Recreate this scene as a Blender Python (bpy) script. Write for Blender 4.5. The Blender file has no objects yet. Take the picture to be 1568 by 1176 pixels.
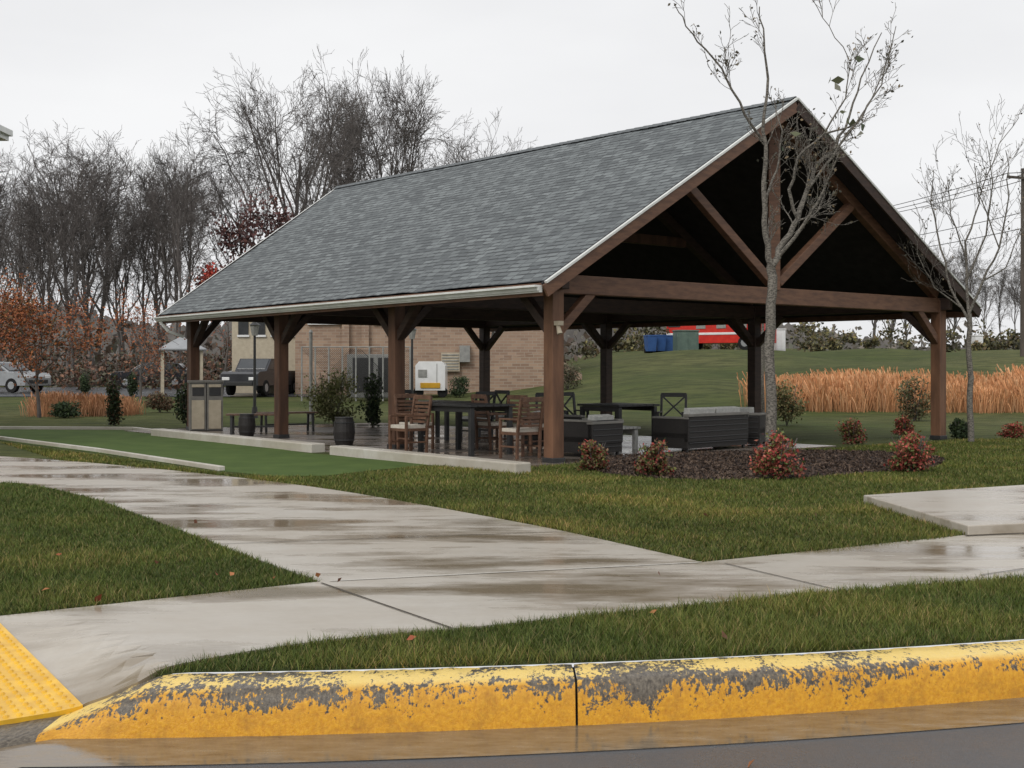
import bpy, math, random
import numpy as np
from mathutils import Vector, Matrix
import bmesh
random.seed(7); R=np.random.default_rng(7)
sc=bpy.context.scene
F=1887.0; HZ=567.0; H=1.5
def G(px,py,z=0.0):
    D=(H-z)*F/(py-HZ); return (D*(px-784)/F, D)
def AT(px,D): return ((px-784)/F*D, D)
def ZZ(py,D): return H+(HZ-py)/F*D
def sm(t): t=np.clip(t,0,1); return t*t*(3-2*t)

# ---------- materials ----------
def nd(nt,t,**k):
    n=nt.nodes.new(t)
    for a,b in k.items(): setattr(n,a,b)
    return n
def base_mat(name,rough=.7,spec=.3):
    m=bpy.data.materials.new(name); m.use_nodes=True; nt=m.node_tree
    b=nt.nodes['Principled BSDF']; b.inputs['Roughness'].default_value=rough
    b.inputs['Specular IOR Level'].default_value=spec
    return m,nt,b
def ramp(nt,fac,stops):
    r=nd(nt,'ShaderNodeValToRGB'); e=r.color_ramp.elements
    while len(e)<len(stops): e.new(.5)
    for i,(p,c) in enumerate(stops):
        e[i].position=p; e[i].color=(c[0],c[1],c[2],1) if hasattr(c,'__len__') else (c,c,c,1)
    nt.links.new(fac,r.inputs[0]); return r.outputs[0]
def noise(nt,scale,detail=5,rough=.6,vec=None,mscale=None,coord='Object'):
    tc=nd(nt,'ShaderNodeTexCoord'); src=tc.outputs[coord] if vec is None else vec
    if mscale:
        mp=nd(nt,'ShaderNodeMapping'); mp.inputs['Scale'].default_value=mscale
        nt.links.new(src,mp.inputs[0]); src=mp.outputs[0]
    n=nd(nt,'ShaderNodeTexNoise'); n.inputs['Scale'].default_value=scale
    n.inputs['Detail'].default_value=detail; n.inputs['Roughness'].default_value=rough
    nt.links.new(src,n.inputs['Vector']); return n.outputs['Fac']
def mixc(nt,fac,a,b,mode='MIX'):
    m=nd(nt,'ShaderNodeMix'); m.data_type='RGBA'; m.blend_type=mode
    for s,v in ((m.inputs[0],fac),(m.inputs[6],a),(m.inputs[7],b)):
        if isinstance(v,(int,float)): s.default_value=v
        elif isinstance(v,tuple): s.default_value=(v[0],v[1],v[2],1)
        else: nt.links.new(v,s)
    return m.outputs[2]
def bump(nt,b,h,strength=.3,dist=.02):
    n=nd(nt,'ShaderNodeBump'); n.inputs['Strength'].default_value=strength; n.inputs['Distance'].default_value=dist
    nt.links.new(h,n.inputs['Height']); nt.links.new(n.outputs[0],b.inputs['Normal'])
def simple(name,c1,c2=None,scale=8,rough=.7,spec=.3,mscale=None,bm=.2,metal=0,p=(.35,.65)):
    m,nt,b=base_mat(name,rough,spec); c2=c2 or tuple(x*.7 for x in c1)
    f=noise(nt,scale,4,mscale=mscale)
    nt.links.new(ramp(nt,f,[(p[0],c1),(p[1],c2)]),b.inputs['Base Color'])
    b.inputs['Metallic'].default_value=metal
    if bm: bump(nt,b,f,bm,.01)
    return m
def foliage(name,rough=.6):
    m,nt,b=base_mat(name,rough,.2)
    a=nd(nt,'ShaderNodeAttribute'); a.attribute_name='Col'
    nt.links.new(a.outputs['Color'],b.inputs['Base Color']); return m
MF=foliage('leaf_mat'); MG=foliage('grass_blade_mat',.55)
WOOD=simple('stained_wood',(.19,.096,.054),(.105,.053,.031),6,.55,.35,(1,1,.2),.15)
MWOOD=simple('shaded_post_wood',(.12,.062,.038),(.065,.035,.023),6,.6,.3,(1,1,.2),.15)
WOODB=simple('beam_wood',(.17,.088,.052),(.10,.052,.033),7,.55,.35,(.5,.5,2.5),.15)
DWOOD=simple('shaded_frame_wood',(.06,.036,.027),(.035,.023,.018),7,.6,.3,(.5,.5,2.5),.1)  # beam wood darkened: shade under the roof is put into its colour
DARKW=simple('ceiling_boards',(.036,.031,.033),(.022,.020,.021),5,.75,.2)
CHAIRW=simple('teak_chair',(.16,.085,.052),(.085,.045,.028),9,.5,.4)
CUSH=simple('cushion_cloth',(.6,.55,.47),(.46,.42,.36),12,.9,.1)
CUSHG=simple('grey_cushion',(.5,.5,.47),(.38,.38,.36),12,.9,.1)
WICK=simple('dark_wicker',(.03,.026,.024),(.014,.013,.012),90,.6,.4,(1,1,1),.5)
BLACK=simple('black_metal',(.02,.02,.021),(.03,.03,.03),10,.45,.5)
WHITE=simple('white_gutter',(.72,.73,.70),(.60,.61,.58),3,.4,.5,(1,1,1),.03)
GREY=simple('grey_paint',(.30,.30,.28),(.22,.22,.21),5,.5,.4)
DGREY=simple('bin_grey',(.20,.19,.17),(.15,.145,.13),5,.5,.4)
TAN=simple('tan_panel',(.50,.44,.33),(.42,.36,.27),5,.6,.3)
GLASS=simple('window_glass',(.03,.035,.04),(.06,.065,.07),.6,.08,.8,None,0)
RED=simple('red_paint',(.62,.035,.02),(.5,.02,.015),3,.3,.5,None,0)
BLUE=simple('blue_plastic',(.04,.11,.30),(.03,.08,.24),3,.5,.4)
GRNB=simple('green_box',(.11,.16,.13),(.08,.12,.10),3,.5,.4)
RUB=simple('tyre_rubber',(.012,.012,.012),(.02,.02,.02),10,.8,.2)
CHROME=simple('silver_paint',(.36,.37,.38),(.30,.31,.32),2,.25,.6,None,0,.3)
CARD=simple('dark_car_paint',(.025,.027,.032),(.02,.02,.025),2,.15,.6,None,0)
CARW=simple('white_car_paint',(.8,.8,.8),(.7,.7,.7),2,.25,.6,None,0)
YEL=simple('yellow_plastic',(.6,.33,.02),(.5,.27,.02),4,.5,.4)
BARK=simple('dark_bark',(.165,.148,.138),(.10,.09,.085),3,.9,.1,None,0)
BARKL=simple('young_bark',(.23,.21,.18),(.085,.078,.068),26,.85,.15,(1,1,2.2),.5,0,(.42,.58))
MULCH=simple('bark_mulch',(.05,.034,.026),(.018,.013,.011),28,.8,.2,None,1.0)
TURF=simple('artificial_turf',(.085,.126,.036),(.062,.097,.028),1.5,.9,.1,None,0)
HILLM=simple('distant_wood_mat',(.20,.185,.175),(.13,.12,.115),.35,.95,.05,(1,1,.6),0)
def concrete(name,c=(.50,.465,.41),wet=.5,streak=(.45,1.5,1),th=(.46,.60),rdry=.32):
    m,nt,b=base_mat(name,.6,.5)
    f1=noise(nt,.75,7,.62,mscale=streak); f2=noise(nt,14,6,.7); f3=noise(nt,.35,3); f4=noise(nt,3.5,6,.7,mscale=(.6,1.4,1))
    wetm=ramp(nt,f1,[(th[0],0),(th[1],1)])
    dry=mixc(nt,f2,tuple(x*.84 for x in c),tuple(x*1.12 for x in c))
    dry=mixc(nt,ramp(nt,f4,[(.4,0),(.7,.45)]),dry,tuple(x*y for x,y in zip(c,(.68,.62,.54))))
    dry=mixc(nt,ramp(nt,f3,[(.35,0),(.65,.4)]),dry,tuple(x*y for x,y in zip(c,(.74,.66,.55))))
    wc=mixc(nt,f2,tuple(x*y for x,y in zip(c,(.36,.30,.21))),tuple(x*y for x,y in zip(c,(.5,.42,.31))))
    fac=nd(nt,'ShaderNodeMath',operation='MULTIPLY'); nt.links.new(wetm,fac.inputs[0]); fac.inputs[1].default_value=wet
    nt.links.new(mixc(nt,fac.outputs[0],dry,wc),b.inputs['Base Color'])
    rr=nd(nt,'ShaderNodeMapRange'); nt.links.new(wetm,rr.inputs[0]); rr.inputs[3].default_value=rdry; rr.inputs[4].default_value=rdry*(1-.85*min(1,wet*1.1))
    nt.links.new(rr.outputs[0],b.inputs['Roughness'])
    bump(nt,b,noise(nt,60,4),.06,.003)
    return m
CONC=concrete('wet_concrete',wet=.85)
CONCD=concrete('kerb_concrete',(.58,.56,.51),.25,rdry=.5)
PAVE=concrete('patio_pavers',(.22,.19,.17),.8)
def asphalt():
    m,nt,b=base_mat('wet_asphalt',.3,.5)
    f=noise(nt,120,3,.7); g=noise(nt,1.2,4)
    nt.links.new(mixc(nt,f,(.03,.032,.035),(.10,.105,.115)),b.inputs['Base Color'])
    nt.links.new(ramp(nt,g,[(.35,.22),(.65,.45)]),b.inputs['Roughness']); bump(nt,b,f,.6,.008); return m
ASPH=asphalt()
def gutterm():
    m,nt,b=base_mat('wet_gutter',.12,.6)
    f=noise(nt,5,6,.65,mscale=(1,3,1))
    nt.links.new(ramp(nt,f,[(.3,(.12,.09,.06)),(.7,(.26,.20,.13))]),b.inputs['Base Color'])
    nt.links.new(ramp(nt,f,[(.4,.06),(.65,.3)]),b.inputs['Roughness']); bump(nt,b,noise(nt,50),.06,.004); return m
GUT=gutterm()
def lawn():
    m,nt,b=base_mat('lawn_soil',.9,.1)
    f=noise(nt,.35,7,.65,mscale=(.6,1.3,1)); g=noise(nt,22,4,.7); h=noise(nt,.09,3); q=noise(nt,1.6,7,.72,mscale=(.5,1.3,1))
    c=mixc(nt,ramp(nt,f,[(.35,0),(.65,1)]),(.068,.092,.028),(.122,.138,.046))
    c=mixc(nt,ramp(nt,h,[(.4,0),(.65,.8)]),c,(.165,.16,.07))
    c=mixc(nt,ramp(nt,q,[(.42,.7),(.56,0)]),c,(.045,.055,.024))
    c=mixc(nt,g,mixc(nt,.5,c,(.02,.03,.008)),c)
    nt.links.new(c,b.inputs['Base Color']); bump(nt,b,g,.8,.04); return m
LAWN=lawn()
def shingle():
    m,nt,b=base_mat('asphalt_shingles',.6,.35)
    uv=nd(nt,'ShaderNodeUVMap')
    br=nd(nt,'ShaderNodeTexBrick'); nt.links.new(uv.outputs[0],br.inputs['Vector'])
    br.inputs['Scale'].default_value=1; br.inputs['Brick Width'].default_value=.27; br.inputs['Row Height'].default_value=.15
    br.inputs['Mortar Size'].default_value=.012; br.inputs['Mortar Smooth'].default_value=.2; br.offset=.37; br.offset_frequency=3
    br.inputs['Color1'].default_value=(.055,.065,.069,1); br.inputs['Color2'].default_value=(.19,.212,.215,1); br.inputs['Mortar'].default_value=(.018,.02,.022,1)
    f=noise(nt,60,4,.7); g=noise(nt,.45,3)
    c=mixc(nt,f,br.outputs['Color'],mixc(nt,.35,br.outputs['Color'],(.2,.215,.22)))
    c=mixc(nt,ramp(nt,g,[(.35,.0),(.7,.3)]),c,(.085,.095,.10))
    s=nd(nt,'ShaderNodeSeparateXYZ'); nt.links.new(uv.outputs[0],s.inputs[0])
    d=nd(nt,'ShaderNodeMath',operation='DIVIDE'); nt.links.new(s.outputs[1],d.inputs[0]); d.inputs[1].default_value=.15
    fr=nd(nt,'ShaderNodeMath',operation='FRACT'); nt.links.new(d.outputs[0],fr.inputs[0])
    nz=nd(nt,'ShaderNodeTexNoise'); nz.inputs['Scale'].default_value=3.2; nt.links.new(uv.outputs[0],nz.inputs['Vector'])
    e=ramp(nt,fr.outputs[0],[(0.0,1),(.22,1),(.30,0)]); k=ramp(nt,nz.outputs['Fac'],[(.42,0),(.52,.95)])
    mm=nd(nt,'ShaderNodeMath',operation='MULTIPLY'); nt.links.new(e,mm.inputs[0]); nt.links.new(k,mm.inputs[1])
    c=mixc(nt,mm.outputs[0],c,(.02,.023,.026))
    nt.links.new(c,b.inputs['Base Color'])
    inv=nd(nt,'ShaderNodeMath',operation='SUBTRACT'); inv.inputs[0].default_value=1; nt.links.new(fr.outputs[0],inv.inputs[1])
    bump(nt,b,inv.outputs[0],.5,.02); return m
SHING=shingle()
def brick():
    m,nt,b=base_mat('tan_brick',.85,.2)
    tc=nd(nt,'ShaderNodeTexCoord'); s=nd(nt,'ShaderNodeSeparateXYZ'); nt.links.new(tc.outputs['Object'],s.inputs[0])
    a=nd(nt,'ShaderNodeMath',operation='ADD'); nt.links.new(s.outputs[0],a.inputs[0]); nt.links.new(s.outputs[1],a.inputs[1])
    cb=nd(nt,'ShaderNodeCombineXYZ'); nt.links.new(a.outputs[0],cb.inputs[0]); nt.links.new(s.outputs[2],cb.inputs[1])
    br=nd(nt,'ShaderNodeTexBrick'); nt.links.new(cb.outputs[0],br.inputs['Vector'])
    br.inputs['Scale'].default_value=1; br.inputs['Brick Width'].default_value=.40; br.inputs['Row Height'].default_value=.14; br.inputs['Mortar Size'].default_value=.012
    br.inputs['Color1'].default_value=(.40,.28,.20,1); br.inputs['Color2'].default_value=(.27,.18,.13,1); br.inputs['Mortar'].default_value=(.38,.32,.26,1)
    c=mixc(nt,ramp(nt,noise(nt,.7),[(.4,0),(.7,.4)]),br.outputs['Color'],(.24,.17,.13))
    nt.links.new(c,b.inputs['Base Color']); return m
BRICK=brick()
def kerbmat():
    m,nt,b=base_mat('worn_yellow_kerb',.5,.4)
    uv=nd(nt,'ShaderNodeUVMap'); s=nd(nt,'ShaderNodeSeparateXYZ'); nt.links.new(uv.outputs[0],s.inputs[0])
    n1=noise(nt,3.0,8,.74,vec=uv.outputs[0],mscale=(2.6,1.0,1)); n2=noise(nt,26,5,.7,vec=uv.outputs[0],mscale=(2.0,.6,1))
    n3=noise(nt,1.1,4,.6,vec=uv.outputs[0],mscale=(1,.4,1))
    th=ramp(nt,s.outputs[1],[(0,.20),(.22,.29),(.36,.42),(.46,.51),(.56,.52),(.64,.44),(.80,.44),(1,.50)])
    t=nd(nt,'ShaderNodeMath',operation='ADD'); nt.links.new(n1,t.inputs[0])
    q=nd(nt,'ShaderNodeMath',operation='MULTIPLY_ADD'); nt.links.new(n2,q.inputs[0]); q.inputs[1].default_value=.75; q.inputs[2].default_value=-.375; nt.links.new(q.outputs[0],t.inputs[1])
    q3=nd(nt,'ShaderNodeMath',operation='MULTIPLY_ADD'); nt.links.new(n3,q3.inputs[0]); q3.inputs[1].default_value=.8; q3.inputs[2].default_value=-.40
    t2=nd(nt,'ShaderNodeMath',operation='ADD'); nt.links.new(t.outputs[0],t2.inputs[0]); nt.links.new(q3.outputs[0],t2.inputs[1])
    d=nd(nt,'ShaderNodeMath',operation='SUBTRACT'); nt.links.new(t2.outputs[0],d.inputs[0]); nt.links.new(th,d.inputs[1])
    mask=ramp(nt,d.outputs[0],[(0.0,0),(.03,1)])
    g=nd(nt,'ShaderNodeMath',operation='GREATER_THAN'); nt.links.new(s.outputs[0],g.inputs[0]); g.inputs[1].default_value=3.12
    mk=nd(nt,'ShaderNodeMath',operation='MULTIPLY'); nt.links.new(mask,mk.inputs[0]); nt.links.new(g.outputs[0],mk.inputs[1])
    yel=mixc(nt,ramp(nt,n2,[(.3,0),(.7,1)]),(.56,.23,.012),(.80,.42,.03))
    yel=mixc(nt,ramp(nt,n1,[(.48,0),(.72,.7)]),yel,(.34,.155,.028))
    yel=mixc(nt,ramp(nt,s.outputs[1],[(.5,0),(.64,.85)]),yel,(.88,.66,.20))
    con=mixc(nt,ramp(nt,n2,[(.35,0),(.65,1)]),(.055,.045,.036),(.20,.17,.13))
    nt.links.new(mixc(nt,mk.outputs[0],con,yel),b.inputs['Base Color'])
    nt.links.new(ramp(nt,n1,[(.4,.25),(.6,.55)]),b.inputs['Roughness']); bump(nt,b,n2,.6,.008); return m
KERB=kerbmat()

# ---------- mesh helpers ----------
def link(o,parent=None):
    sc.collection.objects.link(o)
    if parent: o.parent=parent
    return o
def mesh_np(name,V,Fc,mat,col=None,smooth=False,parent=None,uv=None):
    V=np.asarray(V,dtype=np.float32); Fc=np.asarray(Fc,dtype=np.int32); k=Fc.shape[1]; m=len(Fc)
    me=bpy.data.meshes.new(name); me.vertices.add(len(V)); me.vertices.foreach_set('co',V.ravel())
    me.loops.add(m*k); me.loops.foreach_set('vertex_index',Fc.ravel()); me.polygons.add(m)
    me.polygons.foreach_set('loop_start',np.arange(m,dtype=np.int32)*k)
    if smooth: me.polygons.foreach_set('use_smooth',np.ones(m,dtype=bool))
    me.update(calc_edges=True)
    if col is not None:
        a=me.color_attributes.new('Col','FLOAT_COLOR','POINT')
        c=np.ones((len(V),4),dtype=np.float32); c[:,:3]=col; a.data.foreach_set('color',c.ravel())
    if uv is not None:
        l=me.uv_layers.new(name='UVMap'); l.data.foreach_set('uv',np.asarray(uv,dtype=np.float32)[Fc.ravel()].ravel())
    me.materials.append(mat); return link(bpy.data.objects.new(name,me),parent)
class M:
    def __init__(s,name): s.n=name; s.v=[]; s.f=[]; s.mi=[]; s.mats=[]; s.T=Matrix.Identity(4)
    def mat(s,m):
        if m not in s.mats: s.mats.append(m)
        return s.mats.index(m)
    def add(s,vs,fs,m):
        o=len(s.v); s.v+= [tuple(s.T@Vector(v)) for v in vs]; i=s.mat(m)
        for f in fs: s.f.append([o+a for a in f]); s.mi.append(i)
    def box(s,c,d,m,rz=0):
        x,y,z=[a/2 for a in d]; cr,sr=math.cos(rz),math.sin(rz)
        vs=[(c[0]+cr*a*x-sr*b*y,c[1]+sr*a*x+cr*b*y,c[2]+g*z) for g in(-1,1) for a,b in((-1,-1),(1,-1),(1,1),(-1,1))]
        s.add(vs,[(3,2,1,0),(4,5,6,7),(0,1,5,4),(1,2,6,5),(2,3,7,6),(3,0,4,7)],m)
    def beam(s,a,b,w,h,m,up=(0,0,1)):
        a=Vector(a);b=Vector(b);d=(b-a).normalized(); u=Vector(up)
        if abs(d.dot(u))>.98: u=Vector((1,0,0)) if up==(0,0,1) else Vector((0,0,1))
        r=d.cross(u).normalized(); u=r.cross(d).normalized()
        vs=[p+r*(x*w/2)+u*(y*h/2) for p in(a,b) for x,y in((-1,-1),(1,-1),(1,1),(-1,1))]
        s.add(vs,[(3,2,1,0),(4,5,6,7),(0,1,5,4),(1,2,6,5),(2,3,7,6),(3,0,4,7)],m)
    def cyl(s,a,b,r1,r2,m,n=12):
        a=Vector(a);b=Vector(b);d=(b-a).normalized(); u=Vector((1,0,0)) if abs(d.x)<.9 else Vector((0,1,0))
        r=d.cross(u).normalized(); u=r.cross(d)
        vs=[];
        for p,q in((a,r1),(b,r2)):
            for i in range(n):
                t=2*math.pi*i/n; vs.append(p+(r*math.cos(t)+u*math.sin(t))*q)
        fs=[(i,(i+1)%n,n+(i+1)%n,n+i) for i in range(n)]+[tuple(range(n))[::-1],tuple(range(n,2*n))]
        s.add(vs,fs,m)
    def prism(s,poly,z0,z1,m):
        n=len(poly); vs=[(p[0],p[1],z0) for p in poly]+[(p[0],p[1],z1) for p in poly]
        s.add(vs,[tuple(range(n))[::-1],tuple(range(n,2*n))]+[(i,(i+1)%n,n+(i+1)%n,n+i) for i in range(n)],m)
    def side(s,prof,y0,y1,m):
        n=len(prof); vs=[(p[0],y0,p[1]) for p in prof]+[(p[0],y1,p[1]) for p in prof]
        s.add(vs,[tuple(range(n)),tuple(range(n,2*n))[::-1]]+[(i,n+i,n+(i+1)%n,(i+1)%n) for i in range(n)],m)
    def build(s,bevel=0,loc=None,rz=0):
        me=bpy.data.meshes.new(s.n); me.from_pydata([tuple(v) for v in s.v],[],s.f); me.update()
        for m in s.mats: me.materials.append(m)
        me.polygons.foreach_set('material_index',s.mi)
        bm=bmesh.new(); bm.from_mesh(me); bmesh.ops.recalc_face_normals(bm,faces=bm.faces); bm.to_mesh(me); bm.free()
        o=link(bpy.data.objects.new(s.n,me))
        if loc: o.location=loc; o.rotation_euler[2]=rz
        if bevel:
            b=o.modifiers.new('bevel','BEVEL'); b.width=bevel; b.segments=2; b.limit_method='ANGLE'
        return o

# ---------- terrain ----------
def ky(x):
    x=np.asarray(x,dtype=float); xc=np.clip(x,-2.1,3.2)
    y=5.846+.137*xc+.0268*xc*xc
    return y+np.where(x>3.2,(x-3.2)*.30,0)+np.where(x<-2.1,(x+2.1)*.75,0)
KW=.42
def dip(x,y):
    x=np.asarray(x,dtype=float); y=np.asarray(y,dtype=float)
    s=-.6*(x+2.06)+.8*(y-6.05); t=.8*(x+2.06)+.6*(y-6.05)
    return -.185*(1-np.clip(s/1.7,0,1))*(1-sm((t+.12)/.5))
def T(x,y):
    x=np.asarray(x,dtype=float); y=np.asarray(y,dtype=float)
    fr=sm((x+4)/13); z=2.55*fr*sm((y-36)/36)+.7*fr*sm((y-72)/40)+.4*(1-fr)*sm((y-42)/25)
    z=z+.10*fr*sm((y-38)/10)*(np.sin(x*.55+y*.21)+np.sin(y*.43-x*.2))
    return z+np.where(y<12,dip(x,y),0)
xs=np.unique(np.concatenate([np.linspace(-4,4,101),np.linspace(-40,60,101),np.linspace(-600,600,41)]))
ts=np.concatenate([np.linspace(0,4,41),np.linspace(4.3,90,140),np.linspace(95,900,30)])
X,Tt=np.meshgrid(xs,ts); Y=np.maximum(ky(X),-40)+KW+Tt; Z=T(X,Y)+np.where(Y<12,.45*dip(X,Y),0)
nx=len(xs); idx=np.arange(nx*len(ts)).reshape(len(ts),nx)
Fq=np.stack([idx[:-1,:-1],idx[:-1,1:],idx[1:,1:],idx[1:,:-1]],-1).reshape(-1,4)
mesh_np('ground',np.stack([X,Y,Z],-1).reshape(-1,3),Fq,LAWN,smooth=True)
hx=np.linspace(-330,330,1400)
for D,base,amp,nm in ((190,8.0,1.5,'background_ridge'),(240,11.0,2.0,'background_ridge')):
    top=base+amp*(np.sin(hx*.05)+.6*np.sin(hx*.13+1))+R.normal(0,.55,len(hx))-np.where(hx>30,2.2,0)
    V=np.concatenate([np.stack([hx,np.full_like(hx,D)+6*np.sin(hx*.03),np.zeros_like(hx)-1],1),np.stack([hx,np.full_like(hx,D)+6*np.sin(hx*.03)+1,top],1)])
    n=len(hx); a=np.arange(n-1); mesh_np(nm,V,np.stack([a,a+1,a+1+n,a+n],1),HILLM)
m=M('road')
kx=list(np.linspace(-60,-4,15))+list(np.linspace(-3.8,6,99))+list(np.linspace(8,600,30))
m.add([(x,max(float(ky(x)),-60)-.38,-.204) for x in kx]+[(x,-300,-.204) for x in kx],[(i,i+1,len(kx)+i+1,len(kx)+i) for i in range(len(kx)-1)],ASPH); m.build()
m=M('gutter')
m.add([(x,max(float(ky(x)),-60)+.02,-.2) for x in kx]+[(x,max(float(ky(x)),-60)-.40,-.199) for x in kx],[(i,i+1,len(kx)+i+1,len(kx)+i) for i in range(len(kx)-1)],GUT); m.build()
prof=[(0,-.22),(.012,-.15),(.026,-.09),(.038,-.05),(.056,-.022),(.085,-.005),(.13,.001),(.26,.001),(.39,-.002),(.42,-.03)]
pv=[0,.18,.34,.42,.49,.56,.62,.78,.97,1]
def kerb_piece(x0,x1,name='kerb'):
    kx=np.linspace(x0,x1,max(3,int((x1-x0)/.04))); V=[];U=[]
    for x in kx:
        y0=float(ky(x)); zt=float(dip(x,y0+KW)); j=R.normal(0,.002); jz=R.normal(0,.0015)
        for (o,z),v in zip(prof,pv):
            V.append((x,y0+o+j,-.22+(z+.22)*(zt+.22)/.22+ (.004+jz if o>.05 else 0))); U.append((x+5.3,v))
    n=len(prof); a=np.arange(len(kx)*n).reshape(-1,n)
    Q=np.stack([a[:-1,:-1],a[1:,:-1],a[1:,1:],a[:-1,1:]],-1).reshape(-1,4)
    return mesh_np(name,V,Q,KERB,smooth=True,uv=U)
JX=.31
kerb_piece(-7,JX-.006); kerb_piece(JX+.006,3.4); kerb_piece(3.412,40)
m=M('kerb_joint_filler'); m.box((JX,float(ky(JX))+.24,-.12),(.02,.36,.2),RUB); m.build()

def chaikin(p,n=2):
    for _ in range(n):
        q=[p[0]]
        for a,b in zip(p[:-1],p[1:]): q+=[(a[0]*.75+b[0]*.25,a[1]*.75+b[1]*.25),(a[0]*.25+b[0]*.75,a[1]*.25+b[1]*.75)]
        p=q+[p[-1]]
    return p
def drape(name,poly,eps,mat,step=.4,side=0,cuts=()):
    bm=bmesh.new(); vs=[bm.verts.new((p[0],p[1],0)) for p in poly]; f=bm.faces.new(vs); bm.normal_update()
    bmesh.ops.triangulate(bm,faces=[f],ngon_method='EAR_CLIP')
    xs_=[p[0] for p in poly]; ys_=[p[1] for p in poly]; cl=list(cuts)
    for lo,hi,ax in((min(xs_),max(xs_),0),(min(ys_),max(ys_),1)):
        n=min(int((hi-lo)/step),70); cl+=[(ax,lo+(hi-lo)*i/n) for i in range(1,n)]
    for ax,v in cl:
        c=[0,0,0]; c[ax]=v; no=[0,0,0]; no[ax]=1
        bmesh.ops.bisect_plane(bm,geom=bm.verts[:]+bm.edges[:]+bm.faces[:],plane_co=c,plane_no=no)
    for v in bm.verts: v.co.z=float(T(v.co.x,v.co.y))+eps
    if side:
        be=[e for e in bm.edges if e.is_boundary]; r=bmesh.ops.extrude_edge_only(bm,edges=be)
        for v in r['geom']:
            if isinstance(v,bmesh.types.BMVert): v.co.z-=side
    bm.normal_update()
    for f in bm.faces:
        if f.normal.z<0: f.normal_flip()
    me=bpy.data.meshes.new(name); bm.to_mesh(me); bm.free(); me.materials.append(mat)
    return link(bpy.data.objects.new(name,me))
kb=lambda x:(x,float(ky(x))+KW)
low=[G(*p) for p in [(245,1026),(400,996),(540,978),(700,966),(960,938),(1100,925),(1270,907),(1568,886)]]
low=chaikin(low,2)
pr=chaikin([G(*p) for p in [(1075,863),(870,816),(760,795),(640,773),(500,749),(340,729),(150,710),(0,699),(-300,684),(-900,667)]],2)
pl=chaikin([G(*p) for p in [(-900,700),(-300,730),(0,739),(60,745),(140,763),(240,800),(340,838),(420,868),(490,893)]],2)
walk=[(-9,kb(-9)[1]),kb(-5),kb(-3.3),kb(-2.1),kb(-1.85)]+low+[G(2200,850),G(2600,835),G(2600,795),G(2200,790),G(1568,812),G(1470,822)]+pr+pl+[G(0,946),G(-300,978),(-9,7.4)]
cuts=[(0,-4.6+.13*i) for i in range(24)]+[(1,4.6+.13*i) for i in range(26)]
drape('sidewalk',walk,.012,CONC,.5,.03,cuts)
m=M('sidewalk_joints')
def strip(a,b,w,z,mat):
    a=Vector((*a,z));b=Vector((*b,z)); d=(b-a).normalized(); n=Vector((-d.y,d.x,0))*w/2
    m.add([a-n,b-n,b+n,a+n],[(0,1,2,3)],mat)
JD=simple('joint_dirt',(.05,.04,.03),(.09,.075,.055),20,.7,.2)
JL=simple('joint_light',(.6,.57,.51),(.48,.45,.4),20,.4,.4)
strip(G(492,896),G(692,966),.016,.018,JD); strip(G(505,893),G(1075,864),.025,.018,JL)
for a,b in [((1280,906),(1110,866)),((195,777),(430,772)),((60,746),(300,744)),((330,836),(870,816)),((-100,722),(250,717)),((1500,884),(1568,874))]:
    strip(G(*a),G(*b),.014,.018,JD)
strip(G(1478,823),G(1570,819),.05,.019,JD); strip(G(1570,819),G(2200,797),.05,.019,JD)
m.build()
slab=[G(1322,771),G(1482,821),G(1568,817),G(2200,795),G(2300,738),G(1568,754)]
m=M('concrete_pad'); m.prism(slab,-.05,.095,CONC); m.build(.01)
pa=Vector((-2.06,6.05)); du=Vector((-.8,-.6)); dv=Vector((-.6,.8))
TY=simple('tactile_yellow',(.85,.50,.03),(.68,.38,.03),9,.35,.5)
padp=[tuple(pa+du*.04+dv*.02),tuple(pa+du*1.6+dv*.02),tuple(pa+du*1.6+dv*1.68),tuple(pa+du*.04+dv*1.68)]
drape('tactile_paving',padp,.03,TY,.1,.03)
dm=M('tactile_domes')
for i in range(24):
    for j in range(26):
        p=pa+du*(.08+i*.062)+dv*(.06+j*.062); z=float(T(p.x,p.y))+.028
        dm.cyl((p.x,p.y,z),(p.x,p.y,z+.011),.017,.010,TY,8)
dm.build()
near=[G(*p) for p in [(-500,640),(-200,660),(0,673),(150,692),(340,721)]]
far=[G(*p) for p in [(-500,650),(0,657),(205,658),(290,668)]]
turf=[G(*p) for p in [(-200,661),(0,675),(150,694),(340,722),(420,730),(500,729),(560,722),(660,712),(470,694),(290,668),(205,659),(0,658)]]
drape('artificial_turf',turf,.006,TURF,1)
m=M('turf_edging')
for pts in (near[1:],far[1:]):
    for a,b in zip(pts[:-1],pts[1:]): m.beam((*a,.025),(*b,.025),.1,.09,CONCD)
m.build(.01)

# ---------- pavilion ----------
P0=Vector((.67,19.79)); U=Vector((-.622,.783)); Vv=Vector((.783,.622)); K=.012
def PV(L,w,z=0):
    we=w*(1-K*max(L,0)) if w>0 else w
    p=P0+U*L+Vv*we; return Vector((p.x,p.y,z))
RU=math.atan2(U.y,U.x)
Lf,Lb=-.5,14.4; wl,wr,wc=-.635,11.6,5.42; ze,zr=2.88,6.54
def roof_z(w): return ze+(zr-ze)*(w-wl)/(wc-wl) if w<=wc else ze+(zr-ze)*(wr-w)/(wr-wc)
drape('pavilion_floor',[tuple(PV(a,b).xy) for a,b in [(-.35,-1.45),(14.6,-1.45),(14.6,7.2),(-.1,7.2)]],.02,PAVE,2,.03)
m=M('patio_edging')
for a,b in((-1.2,4.1),(4.75,12.2)): m.beam(PV(a,-1.6,.06),PV(b,-1.6,.06),.3,.2,CONCD)
m.build(.02)
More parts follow.
